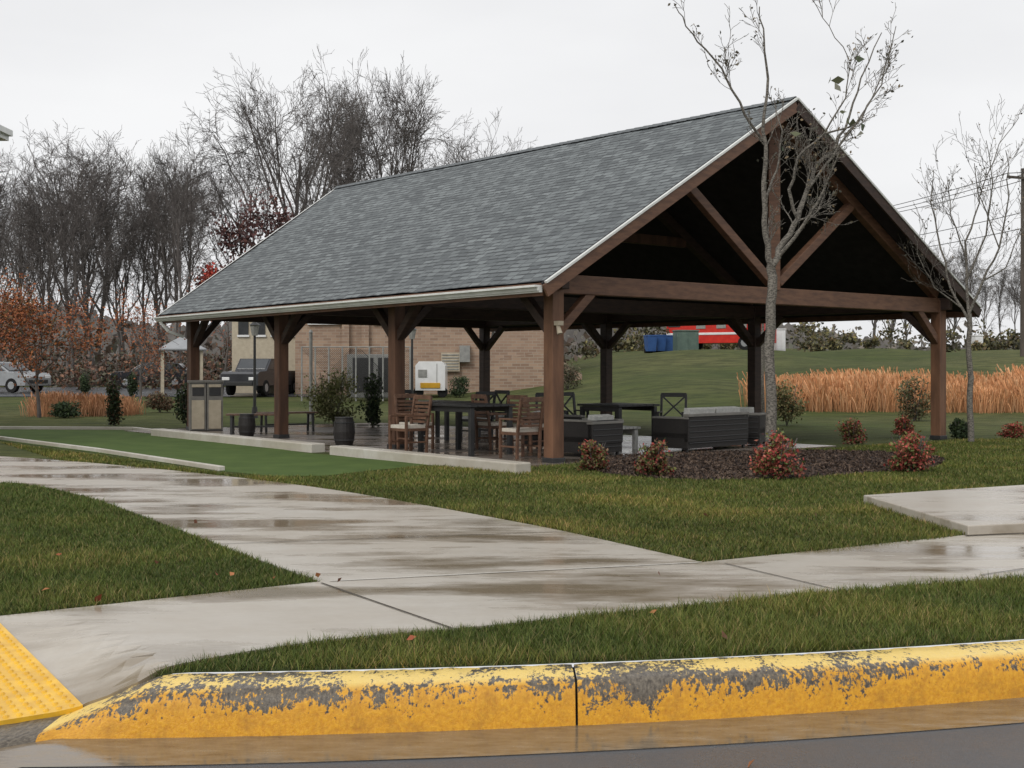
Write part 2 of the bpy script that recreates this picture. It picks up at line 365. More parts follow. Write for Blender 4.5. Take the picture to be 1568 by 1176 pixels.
emp=bpy.data.objects.new('picnic_pavilion',None); link(emp)
pm=M('frame')
Ls=[0,4.6,9.2,13.8]
for side,w in((0,0.0),(1,10.88)):
    for L in Ls:
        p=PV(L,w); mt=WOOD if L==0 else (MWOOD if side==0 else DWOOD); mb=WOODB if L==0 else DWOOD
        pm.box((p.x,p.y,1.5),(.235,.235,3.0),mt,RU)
        pm.box((p.x,p.y,.05),(.27,.27,.1),BLACK,RU)
        s=1 if side==0 else -1
        for dl in(-1,1):
            if (L==0 and dl<0) or (L==Ls[-1] and dl>0): continue
            pm.beam(PV(L+dl*.08,w,2.12),PV(L+dl*.78,w,2.78),.14,.15,DWOOD)
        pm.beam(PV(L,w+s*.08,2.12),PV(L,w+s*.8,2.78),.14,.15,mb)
    pm.beam(PV(-.3,w,2.92),PV(14.2,w,2.92),.16,.26,DWOOD)
for L in Ls:
    mb=WOODB if L==0 else DWOOD
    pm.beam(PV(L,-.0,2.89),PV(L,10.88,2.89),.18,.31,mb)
    for w0 in(0.15,10.75): pm.beam(PV(L,w0,roof_z(w0)-.27),PV(L,wc,zr-.27),.17,.2,mb)
    if L in(0,13.8):
        pm.beam(PV(L,wc,3.0),PV(L,wc,6.2),.2,.22,mb,(1,0,0))
        for s in(1,-1):
            wm=wc-s*2.35; pm.beam(PV(L,wc-s*.1,3.15),PV(L,wm,roof_z(wm)-.36),.15,.17,mb)
    else: pm.beam(PV(L,wc-2.9,4.42),PV(L,wc+2.9,4.42),.12,.22,MWOOD if L==4.6 else DWOOD)
o=pm.build(.012); o.parent=emp
def roofside(name,we):
    th=.15; sl=math.hypot(wc-we,zr-ze); n=30; V=[];UVs=[];DN=[]
    for i in range(n+1):
        L=Lf+(Lb-Lf)*i/n
        for (w,z,v) in((we,ze,0),((we+wc)/2,(ze+zr)/2,sl/2),(wc,zr,sl)):
            V.append(PV(L,w,z+R.normal(0,.005))); UVs.append((L+3,v)); DN.append(PV(L,w,z-th))
    a=np.arange((n+1)*3).reshape(-1,3); Q=np.stack([a[:-1,:-1],a[1:,:-1],a[1:,1:],a[:-1,1:]],-1).reshape(-1,4)
    if we>wc: Q=Q[:,::-1]
    o=mesh_np(name,[tuple(v) for v in V],Q,SHING,uv=UVs); o.parent=emp
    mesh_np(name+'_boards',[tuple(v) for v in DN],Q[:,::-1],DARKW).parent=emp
    t=M(name+'_trim')
    for L in(Lf,Lb):
        sg=-1 if L==Lf else 1
        t.beam(PV(L,we,ze-.08),PV(L,wc,zr-.08),.05,.12,DARKW)
        t.beam(PV(L+sg*.04,we,ze-.16),PV(L+sg*.04,wc,zr-.16),.045,.20,WOODB if we<wc else DWOOD)
        t.beam(PV(L+sg*.055,we,ze-.025),PV(L+sg*.055,wc,zr-.025),.06,.04,WHITE)
    s=-1 if we<wc else 1
    t.beam(PV(Lf+.02,we,ze-.13),PV(Lb-.02,we,ze-.13),.04,.2,WOODB)
    for k,(ow,oz,ww,hh) in enumerate(((.10,-.085,.16,.035),(.065,-.125,.09,.06),(.05,-.165,.06,.03))):
        t.beam(PV(Lf,we+s*ow,ze+oz),PV(Lb,we+s*ow,ze+oz),ww,hh,WHITE)
    q0=PV(Lb-.25,we+s*.08,ze-.18); q1=PV(Lb-.35,we-s*.1,ze-.42); q2=PV(Lb-.45,we-s*.45,ze-.55)
    t.beam(q0,q1,.08,.07,WHITE); t.beam(q1,q2,.08,.07,WHITE)
    t.build(.004).parent=emp
roofside('roof_left',wl); roofside('roof_right',wr)
rc=M('ridge_cap'); RCM=simple('ridge_shingle',(.085,.095,.10),(.13,.14,.145),12,.6)
for i in range(60):
    La=Lf-.03+(Lb-Lf+.06)*i/60; Lb_=Lf-.03+(Lb-Lf+.06)*(i+1)/60
    for s in(-1,1):
        rc.add([PV(La,wc,zr+.02),PV(Lb_+.03,wc,zr+.03),PV(Lb_+.03,wc+s*.16,zr-.06),PV(La,wc+s*.16,zr-.07)],[(0,1,2,3)],RCM)
rc.build().parent=emp
m=M('wall_lantern'); p=P0-U*.16-Vv*.05
m.box((p.x,p.y,2.25),(.16,.1,.07),TAN,RU); m.cyl((p.x,p.y-.02,2.22),(p.x+.03,p.y-.06,2.08),.03,.045,TAN,10); m.build().parent=emp

# ---------- furniture ----------
def loc(L,w): p=PV(L,w); return p.x,p.y
def chair(L,w,rz,style='slat'):
    m=M('dining_chair'); W=CHAIRW if style=='slat' else BLACK
    for sx in(-.24,.24):
        m.beam((sx,-.22,0),(sx,-.22,.66),.045,.045,W); m.beam((sx,.22,0),(sx,.24,.45),.045,.045,W)
        m.beam((sx,.24,.45),(sx,.33,1.0),.045,.045,W); m.box((sx,.02,.66),(.06,.5,.03),W)
        m.box((sx,0,.2),(.03,.42,.03),W)
    m.box((0,0,.42),(.5,.46,.05),W); m.box((0,-.01,.475),(.46,.44,.06),CUSH if style=='slat' else CUSHG)
    m.box((0,.33,.99),(.5,.035,.08),W)
    if style=='slat':
        for i in range(6): m.beam((-.2,.25+.012*i,.55+.068*i),(.2,.25+.012*i,.55+.068*i),.02,.045,W)
    else:
        m.beam((-.22,.26,.55),(.22,.33,.96),.03,.035,W,(0,1,0)); m.beam((.22,.26,.55),(-.22,.33,.96),.03,.035,W,(0,1,0))
        m.box((0,.255,.53),(.46,.03,.04),W)
    x,y=loc(L,w); m.build(.005,(x,y,.025),rz)
def table(L,w,rz,sx,sy,h,mt,name='dining_table'):
    m=M(name)
    for i in range(6): m.box((0,-sy/2+sy*(i+.5)/6,h),(sx,sy/6-.01,.04),mt)
    for a in(-1,1):
        for b in(-1,1): m.box((a*(sx/2-.08),b*(sy/2-.08),h/2-.02),(.08,.08,h-.02),mt)
        m.box((0,a*(sy/2-.08),h-.07),(sx-.2,.04,.09),mt)
    x,y=loc(L,w); m.build(.005,(x,y,.025),rz)
table(2.75,.25,RU,1.7,1.0,.86,BLACK)
chair(1.05,.15,RU+math.pi/2); chair(4.1,.1,RU+math.pi*1.5)
chair(2.2,1.35,RU+.1); chair(3.2,1.3,RU-.1)
chair(3.3,-.6,RU+math.pi+.05)
table(7.0,3.0,RU,1.7,1.0,.78,BLACK)
for L,w,r in((5.8,3,RU+math.pi/2),(8.2,3,RU-math.pi/2),(6.6,4.1,RU+math.pi)): chair(L,w,r,'x')
table(2.5,3.9,RU,1.2,1.1,.8,BLACK)
chair(3.4,2.95,.15,'x'); chair(3.6,3.7,.5,'x'); chair(1.75,4.6,-.25,'x')
def sofa(L,w,rz,ln,name='wicker_sofa',hb=.72):
    m=M(name)
    m.box((0,0,.2),(ln,.78,.28),WICK); m.box((0,.36,.42),(ln,.1,hb-.22),WICK)
    m.box((0,.36,hb-.04),(ln+.02,.13,.05),DGREY)
    for a in(-1,1):
        m.box((a*(ln/2-.06),0,.42),(.12,.8,.36),WICK); m.box((a*(ln/2-.06),0,.61),(.15,.82,.035),DGREY)
        for b in(-1,1): m.box((a*(ln/2-.06),b*.33,.03),(.05,.05,.06),BLACK)
    for k in range(5): m.box((0,.413,.16+k*.1),(ln-.06,.012,.02),BLACK)
    n=max(1,int(ln/.75))
    for i in range(n):
        cw=(ln-.26)/n; cx=-ln/2+.13+cw*(i+.5)
        m.box((cx,-.04,.41),(cw-.02,.66,.14),CUSHG); m.beam((cx,.22,.46),(cx,.27,hb+.08),cw-.04,.14,CUSHG,(0,1,0))
    x,y=loc(L,w); m.build(.02,(x,y,.025),rz)
sofa(.85,1.55,RU+math.pi*.5+.15,.85,'wicker_armchair',.62)
sofa(.8,4.35,RU+math.pi*.5+.12,1.9,'wicker_sofa',.70); sofa(1.3,6.1,RU+.5,.9,'wicker_armchair',.66)
sofa(2.6,2.3,RU-math.pi/2+.2,.85,'wicker_armchair',.62)
table(1.9,3.2,RU,.8,.6,.40,CUSHG,'coffee_table')
def barrel(px,D,s):
    m=M('planter_barrel'); x,y=AT(px,D)
    zz=[0,.12,.27,.42,.54]; rr=[.165,.20,.215,.20,.17]
    for a in range(4): m.cyl((x,y,.025+zz[a]*s),(x,y,.025+zz[a+1]*s),rr[a]*s,rr[a+1]*s,WICK,20)
    for zq in(.1,.44): m.cyl((x,y,.025+zq*s),(x,y,.05+zq*s),.208*s,.208*s,BLACK,20)
    m.cyl((x,y,.02+.54*s),(x,y,.04+.54*s),.185*s,.185*s,BLACK,20); m.build()
barrel(527,24.2,1); barrel(378,27.6,.9)
def bench(px,D,rz):
    m=M('park_bench')
    for i in range(4): m.box((0,-.16+i*.11,.46),(1.4,.09,.035),CHAIRW)
    for a in(-.58,.58):
        m.box((a,0,.43),(.06,.42,.04),BLACK)
        for b in(-.16,.16): m.beam((a,b,.42),(a,b*1.25,0),.05,.05,BLACK)
    m.box((0,0,.18),(1.1,.04,.04),BLACK); x,y=AT(px,D); m.build(.004,(x,y,.025),rz)
bench(395,28.3,.1); bench(440,29.5,.5)
m=M('litter_bin')
for a in(-.2,.2):
    m.box((a,0,.62),(.385,.52,1.16),DGREY); m.box((a,-.27,.42),(.30,.02,.70),TAN); m.box((a,-.266,.98),(.27,.02,.20),BLACK)
    m.box((a,-.28,1.12),(.3,.015,.07),TAN)
m.box((0,0,1.225),(.84,.58,.06),DGREY); m.box((0,0,.03),(.78,.5,.06),BLACK)
x,y=AT(315,30.3); m.build(.01,(x,y,0),.32)

# ---------- foliage generators ----------
def leafcloud(name,pts,size,palette,mat=None,elong=1.0,jit=.25,dark_in=None):
    n=len(pts); a=R.normal(size=(n,3)); a/=np.linalg.norm(a,axis=1)[:,None]
    b=np.cross(a,R.normal(size=(n,3))); b/=np.linalg.norm(b,axis=1)[:,None]
    s=size*R.uniform(.6,1.3,(n,1)); a=a*s*elong; b=b*s*.6
    c=np.cross(a,b); c=c/np.linalg.norm(c,axis=1)[:,None]*s*.25
    V=np.stack([pts-a,pts-b+c,pts+a,pts+b+c],1).reshape(-1,3); Fc=np.arange(4*n).reshape(-1,4)
    pal=np.array(palette); col=pal[R.integers(0,len(pal),n)]*R.uniform(1-jit,1+jit,(n,1))
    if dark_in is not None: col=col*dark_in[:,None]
    return mesh_np(name,V,Fc,mat or MF,np.repeat(col,4,0))
def blobpts(c,r,n,fill=.45,lumps=9):
    c=np.array(c); r=np.array(r); d=R.normal(size=(lumps,3)); d/=np.linalg.norm(d,axis=1)[:,None]
    lc=d*R.uniform(.25,.62,(lumps,1)); lr=R.uniform(.32,.55,lumps)
    k=R.integers(0,lumps,n); q=R.normal(size=(n,3)); q/=np.linalg.norm(q,axis=1)[:,None]
    q*= (R.uniform(fill,1,(n,1)))*lr[k][:,None]; p=lc[k]+q
    sh=np.clip(.55+.5*(np.linalg.norm(p,axis=1))+.25*p[:,2],.4,1.2)  # inner and lower leaves darker: clump shading painted into the leaf colour
    return c+p*r,sh
def tubes(name,polys,mat,parent=None,minside=3):
    V=[];Fc=[];o=0
    for pts,rad in polys:
        n=3 if rad[0]<.05 else (5 if rad[0]<.1 else 8)
        n=max(n,minside) if rad[0]>.01 else n
        P=np.array(pts); d=np.gradient(P,axis=0); d/=np.linalg.norm(d,axis=1)[:,None]+1e-9
        ref=np.array([.3,.9,.1]) if abs(d[0][1])<.8 else np.array([1,0,.1])
        a=np.cross(d,ref); a/=np.linalg.norm(a,axis=1)[:,None]+1e-9; b=np.cross(d,a)
        t=np.arange(n)*2*math.pi/n
        ring=P[:,None,:]+(a[:,None,:]*np.cos(t)[None,:,None]+b[:,None,:]*np.sin(t)[None,:,None])*np.array(rad)[:,None,None]
        V.append(ring.reshape(-1,3)); m_=len(P); ix=np.arange(m_*n).reshape(m_,n)+o
        Fc.append(np.stack([ix[:-1],np.roll(ix[:-1],-1,1),np.roll(ix[1:],-1,1),ix[1:]],-1).reshape(-1,4)); o+=m_*n
    return mesh_np(name,np.concatenate(V),np.concatenate(Fc),mat,smooth=True,parent=parent)
def grow(polys,p,d,L,r,lvl,P):
    n=P['seg'][lvl]; st=L/n; pts=[p.copy()]; rad=[r]; ds=[d.copy()]
    for i in range(n):
        d=d+R.normal(size=3)*P['wob'][lvl]; d[2]+=P['up'][lvl]; d/=math.sqrt(d@d); p=p+d*st
        pts.append(p); rad.append(max(r*(1-P['tap'][lvl]*(i+1)/n),P['rmin'])); ds.append(d.copy())
    polys.append((pts,rad))
    if lvl<P['max']:
        for j in range(P['k'][lvl]):
            t=P['t0'][lvl]+(1-P['t0'][lvl])*(j+R.uniform(0,1))/P['k'][lvl]; i=min(int(t*n),n-1); fpos=t*n-i
            q=pts[i]*(1-fpos)+pts[i+1]*fpos; dd=ds[i+1]; e=R.normal(size=3); e-=dd*(e@dd); e/=math.sqrt(e@e)
            an=math.radians(P['ang'][lvl])*R.uniform(.7,1.3); nd_=dd*math.cos(an)+e*math.sin(an)
            grow(polys,q,nd_,L*P['rat'][lvl]*R.uniform(.75,1.2)*(1.15-.5*t*(lvl>0)),max(rad[i]*P['rr'],P['rmin']),lvl+1,P)
# bare deciduous tree: limbs arc from the trunk to an uneven crown shell, then fork into twigs
def crown_tree(seed,Hh,r0,cr,cz,rz,nl,nb,nt,z0f,z1f,nt2=3):
    global R
    R=np.random.default_rng(seed); polys=[]; C=np.array([0,0,cz*Hh]); RA=np.array([cr,cr,rz])*Hh
    ph=R.uniform(0,6,4)
    def shell(v):
        v=v/math.sqrt(v@v); az=math.atan2(v[1],v[0]); lob=1+.13*math.sin(3*az+ph[0])+.10*math.sin(5*az+ph[1]+4*v[2])
        return C+v*RA*lob*R.uniform(.72,.97)
    def arc(a,b,lift,r1,r2,n):
        c=a+(b-a)*.45+np.array([0,0,lift])+R.normal(0,.014*Hh,3); t=np.linspace(0,1,n+1)[:,None]
        p=(1-t)**2*a+2*t*(1-t)*c+t*t*b; p[1:-1]+=R.normal(0,.0055*Hh,(n-1,3))
        return list(p),list(r1+(r2-r1)*t[:,0]**.8)
    zt=.70*Hh; tz=np.linspace(-.3,zt,9); tp=[np.array([.014*Hh*math.sin(z*.35+seed),.014*Hh*math.cos(z*.3),z]) for z in tz]
    polys.append((tp,list(np.linspace(r0,r0*.22,9)))); br=[(polys[0][0][4:],polys[0][1][4:],np.array([0,0,1.]))]
    for i in range(nl):
        f=(i+R.uniform(0,.8))/nl; z=(z0f+(z1f-z0f)*f)*Hh; k=np.interp(z,tz,range(9)); a=tp[int(k)]*(1-k%1)+tp[min(int(k)+1,8)]*(k%1)
        az=i*2.4+R.normal(0,.4); v=np.array([math.cos(az),math.sin(az),-.15+2.0*f+R.normal(0,.2)]); b=shell(v)
        rr=r0*(.52-.22*f); P_,r_=arc(a,b,(.045-.02*f)*Hh,rr,.03,9); polys.append((P_,r_)); br.append((P_,r_,v/math.sqrt(v@v)))
    sub=[]
    for P_,r_,v in br:
        for j in range(nb):
            t=.22+.72*(j+R.uniform(0,.9))/nb; k=t*(len(P_)-1); i=int(k); a=P_[i]*(1-k%1)+P_[min(i+1,len(P_)-1)]*(k%1)
            b=shell(v+R.normal(0,.42,3)+np.array([0,0,.12])); b=a+(b-a)*R.uniform(.65,1.0)
            if math.sqrt((b-a)@(b-a))>.42*Hh: b=a+(b-a)*.6
            q=arc(a,b,.018*Hh,max(r_[i]*.55,.035),.018,6); polys.append(q); sub.append(q)
    tw=dict(seg=[4,3,2],wob=[.10,.12,.12],up=[.035,.03,.02],tap=[.6,.5,.4],rmin=.0115,max=2,k=[nt2,3,0],t0=[.15,.15,0],ang=[33,36,36],rat=[.55,.55,.5],rr=.7)
    for P_,r_ in [(p,r) for p,r,_ in br]+sub:
        for j in range(nt):
            t=.35+.65*(j+R.uniform(0,1))/nt; i=min(int(t*(len(P_)-1)),len(P_)-2); a=P_[i]+(P_[i+1]-P_[i])*R.uniform(0,1)
            d=P_[i+1]-P_[i]; d=d/math.sqrt(d@d); e=R.normal(size=3); e-=d*(e@d); e/=math.sqrt(e@e); an=R.uniform(.3,.8)
            grow(polys,a,d*math.cos(an)+e*math.sin(an),.09*Hh*R.uniform(.5,1.3),.020,0,tw)
    return polys
variants=[]
specs=((21,20,.32,.36,.60,.40,11,5,7,.16,.50,3),(32,20,.22,.22,.57,.43,8,4,5,.2,.66,3),(43,20,.20,.15,.56,.44,7,4,5,.22,.7,3),(54,20,.30,.32,.60,.40,10,5,7,.18,.5,3),(65,20,.24,.27,.56,.43,9,4,5,.2,.62,3))
for s in specs:
    o=tubes('tmpl',crown_tree(*s),BARK); me=o.data; bpy.data.objects.remove(o); me.name='bare_tree_mesh'
    variants.append((me,max(v.co.z for v in me.vertices)))
R=np.random.default_rng(5)
wood=bpy.data.objects.new('distant_bare_woodland',None); link(wood)
def put(name,vi,px,D,top,parent=None,rz=None,wx=1):
    me,h=variants[vi]; o=bpy.data.objects.new(name,me); x,y=AT(px,D); z0=float(T(x,y)); s=(ZZ(top,D)-z0)/h
    o.location=(x,y,z0); o.scale=(s*wx,s*wx,s); o.rotation_euler[2]=R.uniform(0,6.3) if rz is None else rz; link(o,parent); return o
put('bare_tree',0,455,92,64,wx=.88,rz=.4); put('bare_tree',3,598,97,60,wx=.82,rz=2.1); put('bare_tree',0,735,120,170,wx=.85,rz=3.9)
put('bare_tree',4,365,102,200,wx=.85,rz=1.5); put('bare_tree',3,525,104,80,wx=.7,rz=4.)
put('bare_tree',2,272,78,160,rz=.3,wx=.8); put('bare_tree',4,105,82,172,wx=1.)
for i in range(19):
    px=-50+i*19+R.uniform(-9,9); D=R.uniform(76,112); put('trunk_%d'%i,int(R.choice([1,2,4,1])),px,D,R.choice([195,215,235,255,280])+R.uniform(-8,8),wood,wx=R.uniform(.8,1.15))
for i in range(5):
    px=650+i*40; put('back_%d'%i,int(R.choice([0,1,3,4])),px,R.uniform(125,150),R.uniform(255,300),wood)
for i in range(12):
    px=1340+i*24; put('right_%d'%i,int(R.integers(0,5)),px,R.uniform(115,155),R.uniform(345,430),wood,wx=1.0)
pts=[];shs=[]
for i in range(46):
    px=R.uniform(-60,640); D=R.uniform(66,84); x,y=AT(px,D); h=R.uniform(1.5,4.8) if px<330 or px>480 else R.uniform(3,6.5)
    p,s=blobpts((x,y,h*.45),(R.uniform(1.5,3.2),1.5,h*.7),200,.1); pts.append(p);shs.append(s)
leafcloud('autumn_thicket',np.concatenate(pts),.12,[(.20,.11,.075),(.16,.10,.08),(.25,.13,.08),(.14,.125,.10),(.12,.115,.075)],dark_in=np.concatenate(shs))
pts=[];shs=[]
for px,D,zc,rx,rz,n in ((410,88,12.0,3.2,2.8,1100),(360,88,11,2.3,2.4,700),(450,90,11,2.6,2.3,700),(380,86,8,3.5,2.6,1100),(330,84,7.5,1.8,2,500),(470,88,8.5,2,2,400)):
    x,y=AT(px,D); p,s=blobpts((x,y,zc),(rx,rx,rz),n,.2,12); pts.append(p);shs.append(s)
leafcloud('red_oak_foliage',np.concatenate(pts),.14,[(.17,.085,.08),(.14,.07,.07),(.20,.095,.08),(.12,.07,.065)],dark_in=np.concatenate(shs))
x,y=AT(316,78); p,s=blobpts((x,y,7.2),(1.0,.9,1.6),350,.2); leafcloud('red_maple_foliage',p,.12,[(.45,.06,.04),(.30,.05,.035)],dark_in=s)
N=7000; x=R.uniform(-66,6,N); y=R.uniform(86,94,N); z=np.abs(R.normal(0,1.6,N))+.2
leafcloud('woodland_brush',np.stack([x,y,z],1),.36,[(.14,.115,.10),(.17,.13,.11),(.12,.115,.09),(.18,.135,.105)])
pts=[];cols=[]
for i in range(44):
    px=R.uniform(860,1640); D=R.uniform(82,106); x,y=AT(px,D); h=R.choice([.8,1.2,1.8,2.6,3.6])*R.uniform(.8,1.2)
    if 1020<px<1150 and D<94: D=100; x,y=AT(px,D)
    z0=float(T(x,y)); p,s=blobpts((x,y,z0+h*.4),(R.uniform(.8,1.2)*h*.8,1.2,h*.65),220,.2); pts.append(p);cols.append(s*R.uniform(.55,1.4))
leafcloud('hilltop_shrubs',np.concatenate(pts),.15,[(.15,.14,.07),(.12,.115,.07),(.17,.125,.07),(.10,.10,.06),(.23,.20,.08)],dark_in=np.concatenate(cols))
N=4000; x=R.uniform(0,110,N); y=R.uniform(112,122,N); z=2.8+np.abs(R.normal(0,1.3,N))*(1+.6*np.sin(x*.5)); leafcloud('far_hedgerow',np.stack([x,y,z],1),.32,[(.15,.135,.115),(.18,.155,.13),(.13,.13,.10)])
P=dict(seg=[5,5,4,3],wob=[.05,.12,.16,.2],up=[.02,.05,.05,.04],tap=[.7,.8,.8,.7],rmin=.008,max=3,k=[8,5,4,0],t0=[.25,.2,.2,0],ang=[45,40,45,40],rat=[.7,.5,.5,.5],rr=.6)
def leafy(name,px,D,ht,palette,n,size,wide,r0=.07):
    x,y=AT(px,D); e=bpy.data.objects.new(name,None); link(e); z0=float(T(x,y)); polys=[]; grow(polys,np.array([x,y,z0]),np.array([0,0,1.]),ht*.75,r0,0,P)
    tubes('trunk',polys,BARK,e); tips=np.concatenate([np.array(p[0]) for p in polys[1:]])
    k=R.integers(0,len(tips),n); p=tips[k]+R.normal(0,.13*wide,(n,3)); lc=leafcloud('foliage',p,size,palette); lc.parent=e
AP=[(.34,.115,.05),(.42,.16,.065),(.24,.085,.045),(.15,.10,.05)]
leafy('autumn_tree',60,39,3.5,AP,6200,.05,1.6)
leafy('autumn_tree',-50,44,3.6,AP,2600,.05,1.6)
leafy('autumn_tree',340,62,5.,[(.3,.11,.07),(.36,.14,.08)],800,.06,1.4)
leafy('autumn_tree',215,52,3.6,AP[:3],1300,.05,1.4)
# ---------- shrubs ----------
def shrub(name,px,base,top,wpx,palette,n=1500,size=.035,dense=.35):
    D=H*F/(base-HZ); x,y=AT(px,D); zt=ZZ(top,D); r=wpx/2/F*D; z0=float(T(x,y))
    e=bpy.data.objects.new(name,None); link(e); hh=zt-z0
    p1,s1=blobpts((x,y,z0+hh*.52),(r*1.05,r*1.05,hh*.56),int(n*.6),dense,14)
    p2,s2=blobpts((x,y,z0+hh*.25),(r*1.1,r*1.1,hh*.34),int(n*.4),dense,10)
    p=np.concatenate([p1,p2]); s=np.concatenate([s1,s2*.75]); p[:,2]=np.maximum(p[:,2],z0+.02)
    p+=R.normal(0,.03,(len(p),3))*(R.uniform(0,1,(len(p),1))<.3)
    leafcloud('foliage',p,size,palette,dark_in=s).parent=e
    polys=[]
    for i in range(9):
        a=R.uniform(0,6.3); t=R.uniform(.3,.8); polys.append(([np.array([x,y,z0]),np.array([x+math.cos(a)*r*t*.5,y+math.sin(a)*r*t*.5,z0+hh*.4]),np.array([x+math.cos(a)*r*t,y+math.sin(a)*r*t,z0+hh*.85])],[.012,.009,.005]))
    tubes('stems',polys,BARK,e)
REDP=[(.42,.085,.07),(.32,.06,.05),(.50,.17,.11),(.17,.16,.05),(.12,.16,.05),(.26,.09,.06)]
for px,b,t,w in((908,722,670,50),(1001,731,670,64),(1191,735,660,90),(1397,724,657,84),(1385,670,638,40),(1305,680,640,46),(1550,672,645,48)):
    pal=REDP if px not in(908,1001,1305) else REDP[1:2]+REDP[3:]+[(.2,.14,.07),(.16,.1,.06)]
    shrub('nandina_shrub',px,b,t,w,pal,1900,.028)
GP=[(.05,.075,.035),(.07,.10,.04),(.035,.055,.028)]
for px,b,t,w,pal in((175,652,570,28,GP+[(.12,.07,.04)]),(286,655,574,46,GP+[(.12,.10,.055)]),(130,614,566,20,GP),(203,616,566,20,GP),
     (512,650,556,104,[(.25,.26,.10),(.19,.21,.075),(.30,.29,.14)]),(570,655,562,46,GP),(636,607,556,24,GP),(704,618,574,40,GP),
     (1470,672,640,34,GP),(1205,652,576,64,[(.21,.2,.09),(.26,.22,.10),(.14,.15,.06)]),(1400,645,574,62,[(.12,.14,.07),(.18,.16,.08),(.2,.13,.07)]),(100,640,614,60,GP),(245,632,600,50,[(.12,.10,.06),(.18,.1,.06)]),(870,620,552,46,[(.12,.12,.07),(.15,.12,.08)])):
    shrub('evergreen_shrub',px,b,t,w,pal,3200 if w>90 else 1700,.042,.15 if w>90 else .35)
def orn(name,px0,px1,D0,D1,n,h,pal):
    nc=max(4,n//70); cpx=R.uniform(px0,px1,nc); cD=R.uniform(D0,D1,nc); ch=R.uniform(.6,1.05,nc)*(1+.12*np.sin(cpx*.02)); ct=R.uniform(.82,1.15,nc)
    k=R.integers(0,nc,n); cx=(cpx[k]-784)/F*cD[k]; cy=cD[k]; a=R.uniform(0,6.3,n); r0=np.abs(R.normal(0,.28,n))
    x=cx+np.cos(a)*r0; y=cy+np.sin(a)*r0; z=T(x,y); hh=h*ch[k]*R.uniform(.45,1.08,n); a=R.uniform(0,6.3,n); lean=R.uniform(.05,.6,n)*hh*.8; w=.008
    x1=x+np.cos(a)*lean*.45; y1=y+np.sin(a)*lean*.45; x2=x+np.cos(a)*lean; y2=y+np.sin(a)*lean
    V=np.stack([np.stack([x-w,y,z],1),np.stack([x+w,y,z],1),np.stack([x1+w,y1,z+hh*.62],1),np.stack([x1-w,y1,z+hh*.62],1),np.stack([x2+w*1.3,y2,z+hh],1),np.stack([x2-w*1.3,y2,z+hh*.97],1)],1).reshape(-1,3)
    b=np.arange(n)[:,None]*6; Fc=np.concatenate([b+np.array([0,1,2,3]),b+np.array([3,2,4,5])])
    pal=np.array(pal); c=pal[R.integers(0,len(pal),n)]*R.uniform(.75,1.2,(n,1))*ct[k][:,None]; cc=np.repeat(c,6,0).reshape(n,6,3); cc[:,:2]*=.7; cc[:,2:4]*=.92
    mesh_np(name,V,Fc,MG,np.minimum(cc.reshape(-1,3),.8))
OP=[(.60,.29,.13),(.68,.34,.16),(.50,.23,.10),(.62,.35,.18)]
orn('ornamental_grass',1158,1750,40.5,47,34000,1.08,OP)
orn('ornamental_grass',60,205,40,43,4500,.68,[(.5,.25,.13),(.42,.22,.12),(.55,.3,.16)])
# ---------- young trees ----------
def limb(pp,D,dz,r0,r1):
    pts=[]
    for i,(a,b) in enumerate(pp):
        d=D+dz*i/max(1,len(pp)-1); pts.append(np.array([(a-784)/F*d,d,H+(HZ-b)/F*d]))
    out=[pts[0]]
    for a,b in zip(pts[:-1],pts[1:]):
        for t in(.33,.66,1): out.append(a+(b-a)*t+(R.normal(0,.014,3) if t<1 else 0))
    return (out,list(np.linspace(r0,r1,len(out))))
def young(name,D,limbs,twk,twl,leaves):
    e=bpy.data.objects.new(name,None); link(e); polys=[limb(pp,D,dz,r0,r1) for pp,dz,r0,r1 in limbs]
    Pt=dict(seg=[5,4,3],wob=[.12,.16,.2],up=[.11,.09,.05],tap=[.7,.7,.5],rmin=.004,max=2,k=[4,2,0],t0=[.25,.2,0],ang=[32,34,40],rat=[.5,.5,.5],rr=.65)
    tw=[]
    for pts,rad in polys[1:]:
        for j in range(twk):
            i=int(R.integers(2,len(pts)-1)); d=pts[i]-pts[i-1]; d/=np.linalg.norm(d); q=np.cross(d,R.normal(size=3)); q/=np.linalg.norm(q)
            grow(tw,pts[i],d*.8+q*.55,twl*R.uniform(.5,1.2),max(min(rad[i]*.35,.012),.006),0,Pt)
    tubes('branches',polys+tw,BARKL,e,8)
    tips=np.concatenate([np.array(p[0][-2:]) for p in tw]); k=R.integers(0,len(tips),leaves)
    leafcloud('few_leaves',tips[k]+R.normal(0,.03,(leaves,3)),.03,[(.14,.12,.08),(.08,.08,.06),(.2,.15,.09)]).parent=e
    return e
D1=18.6
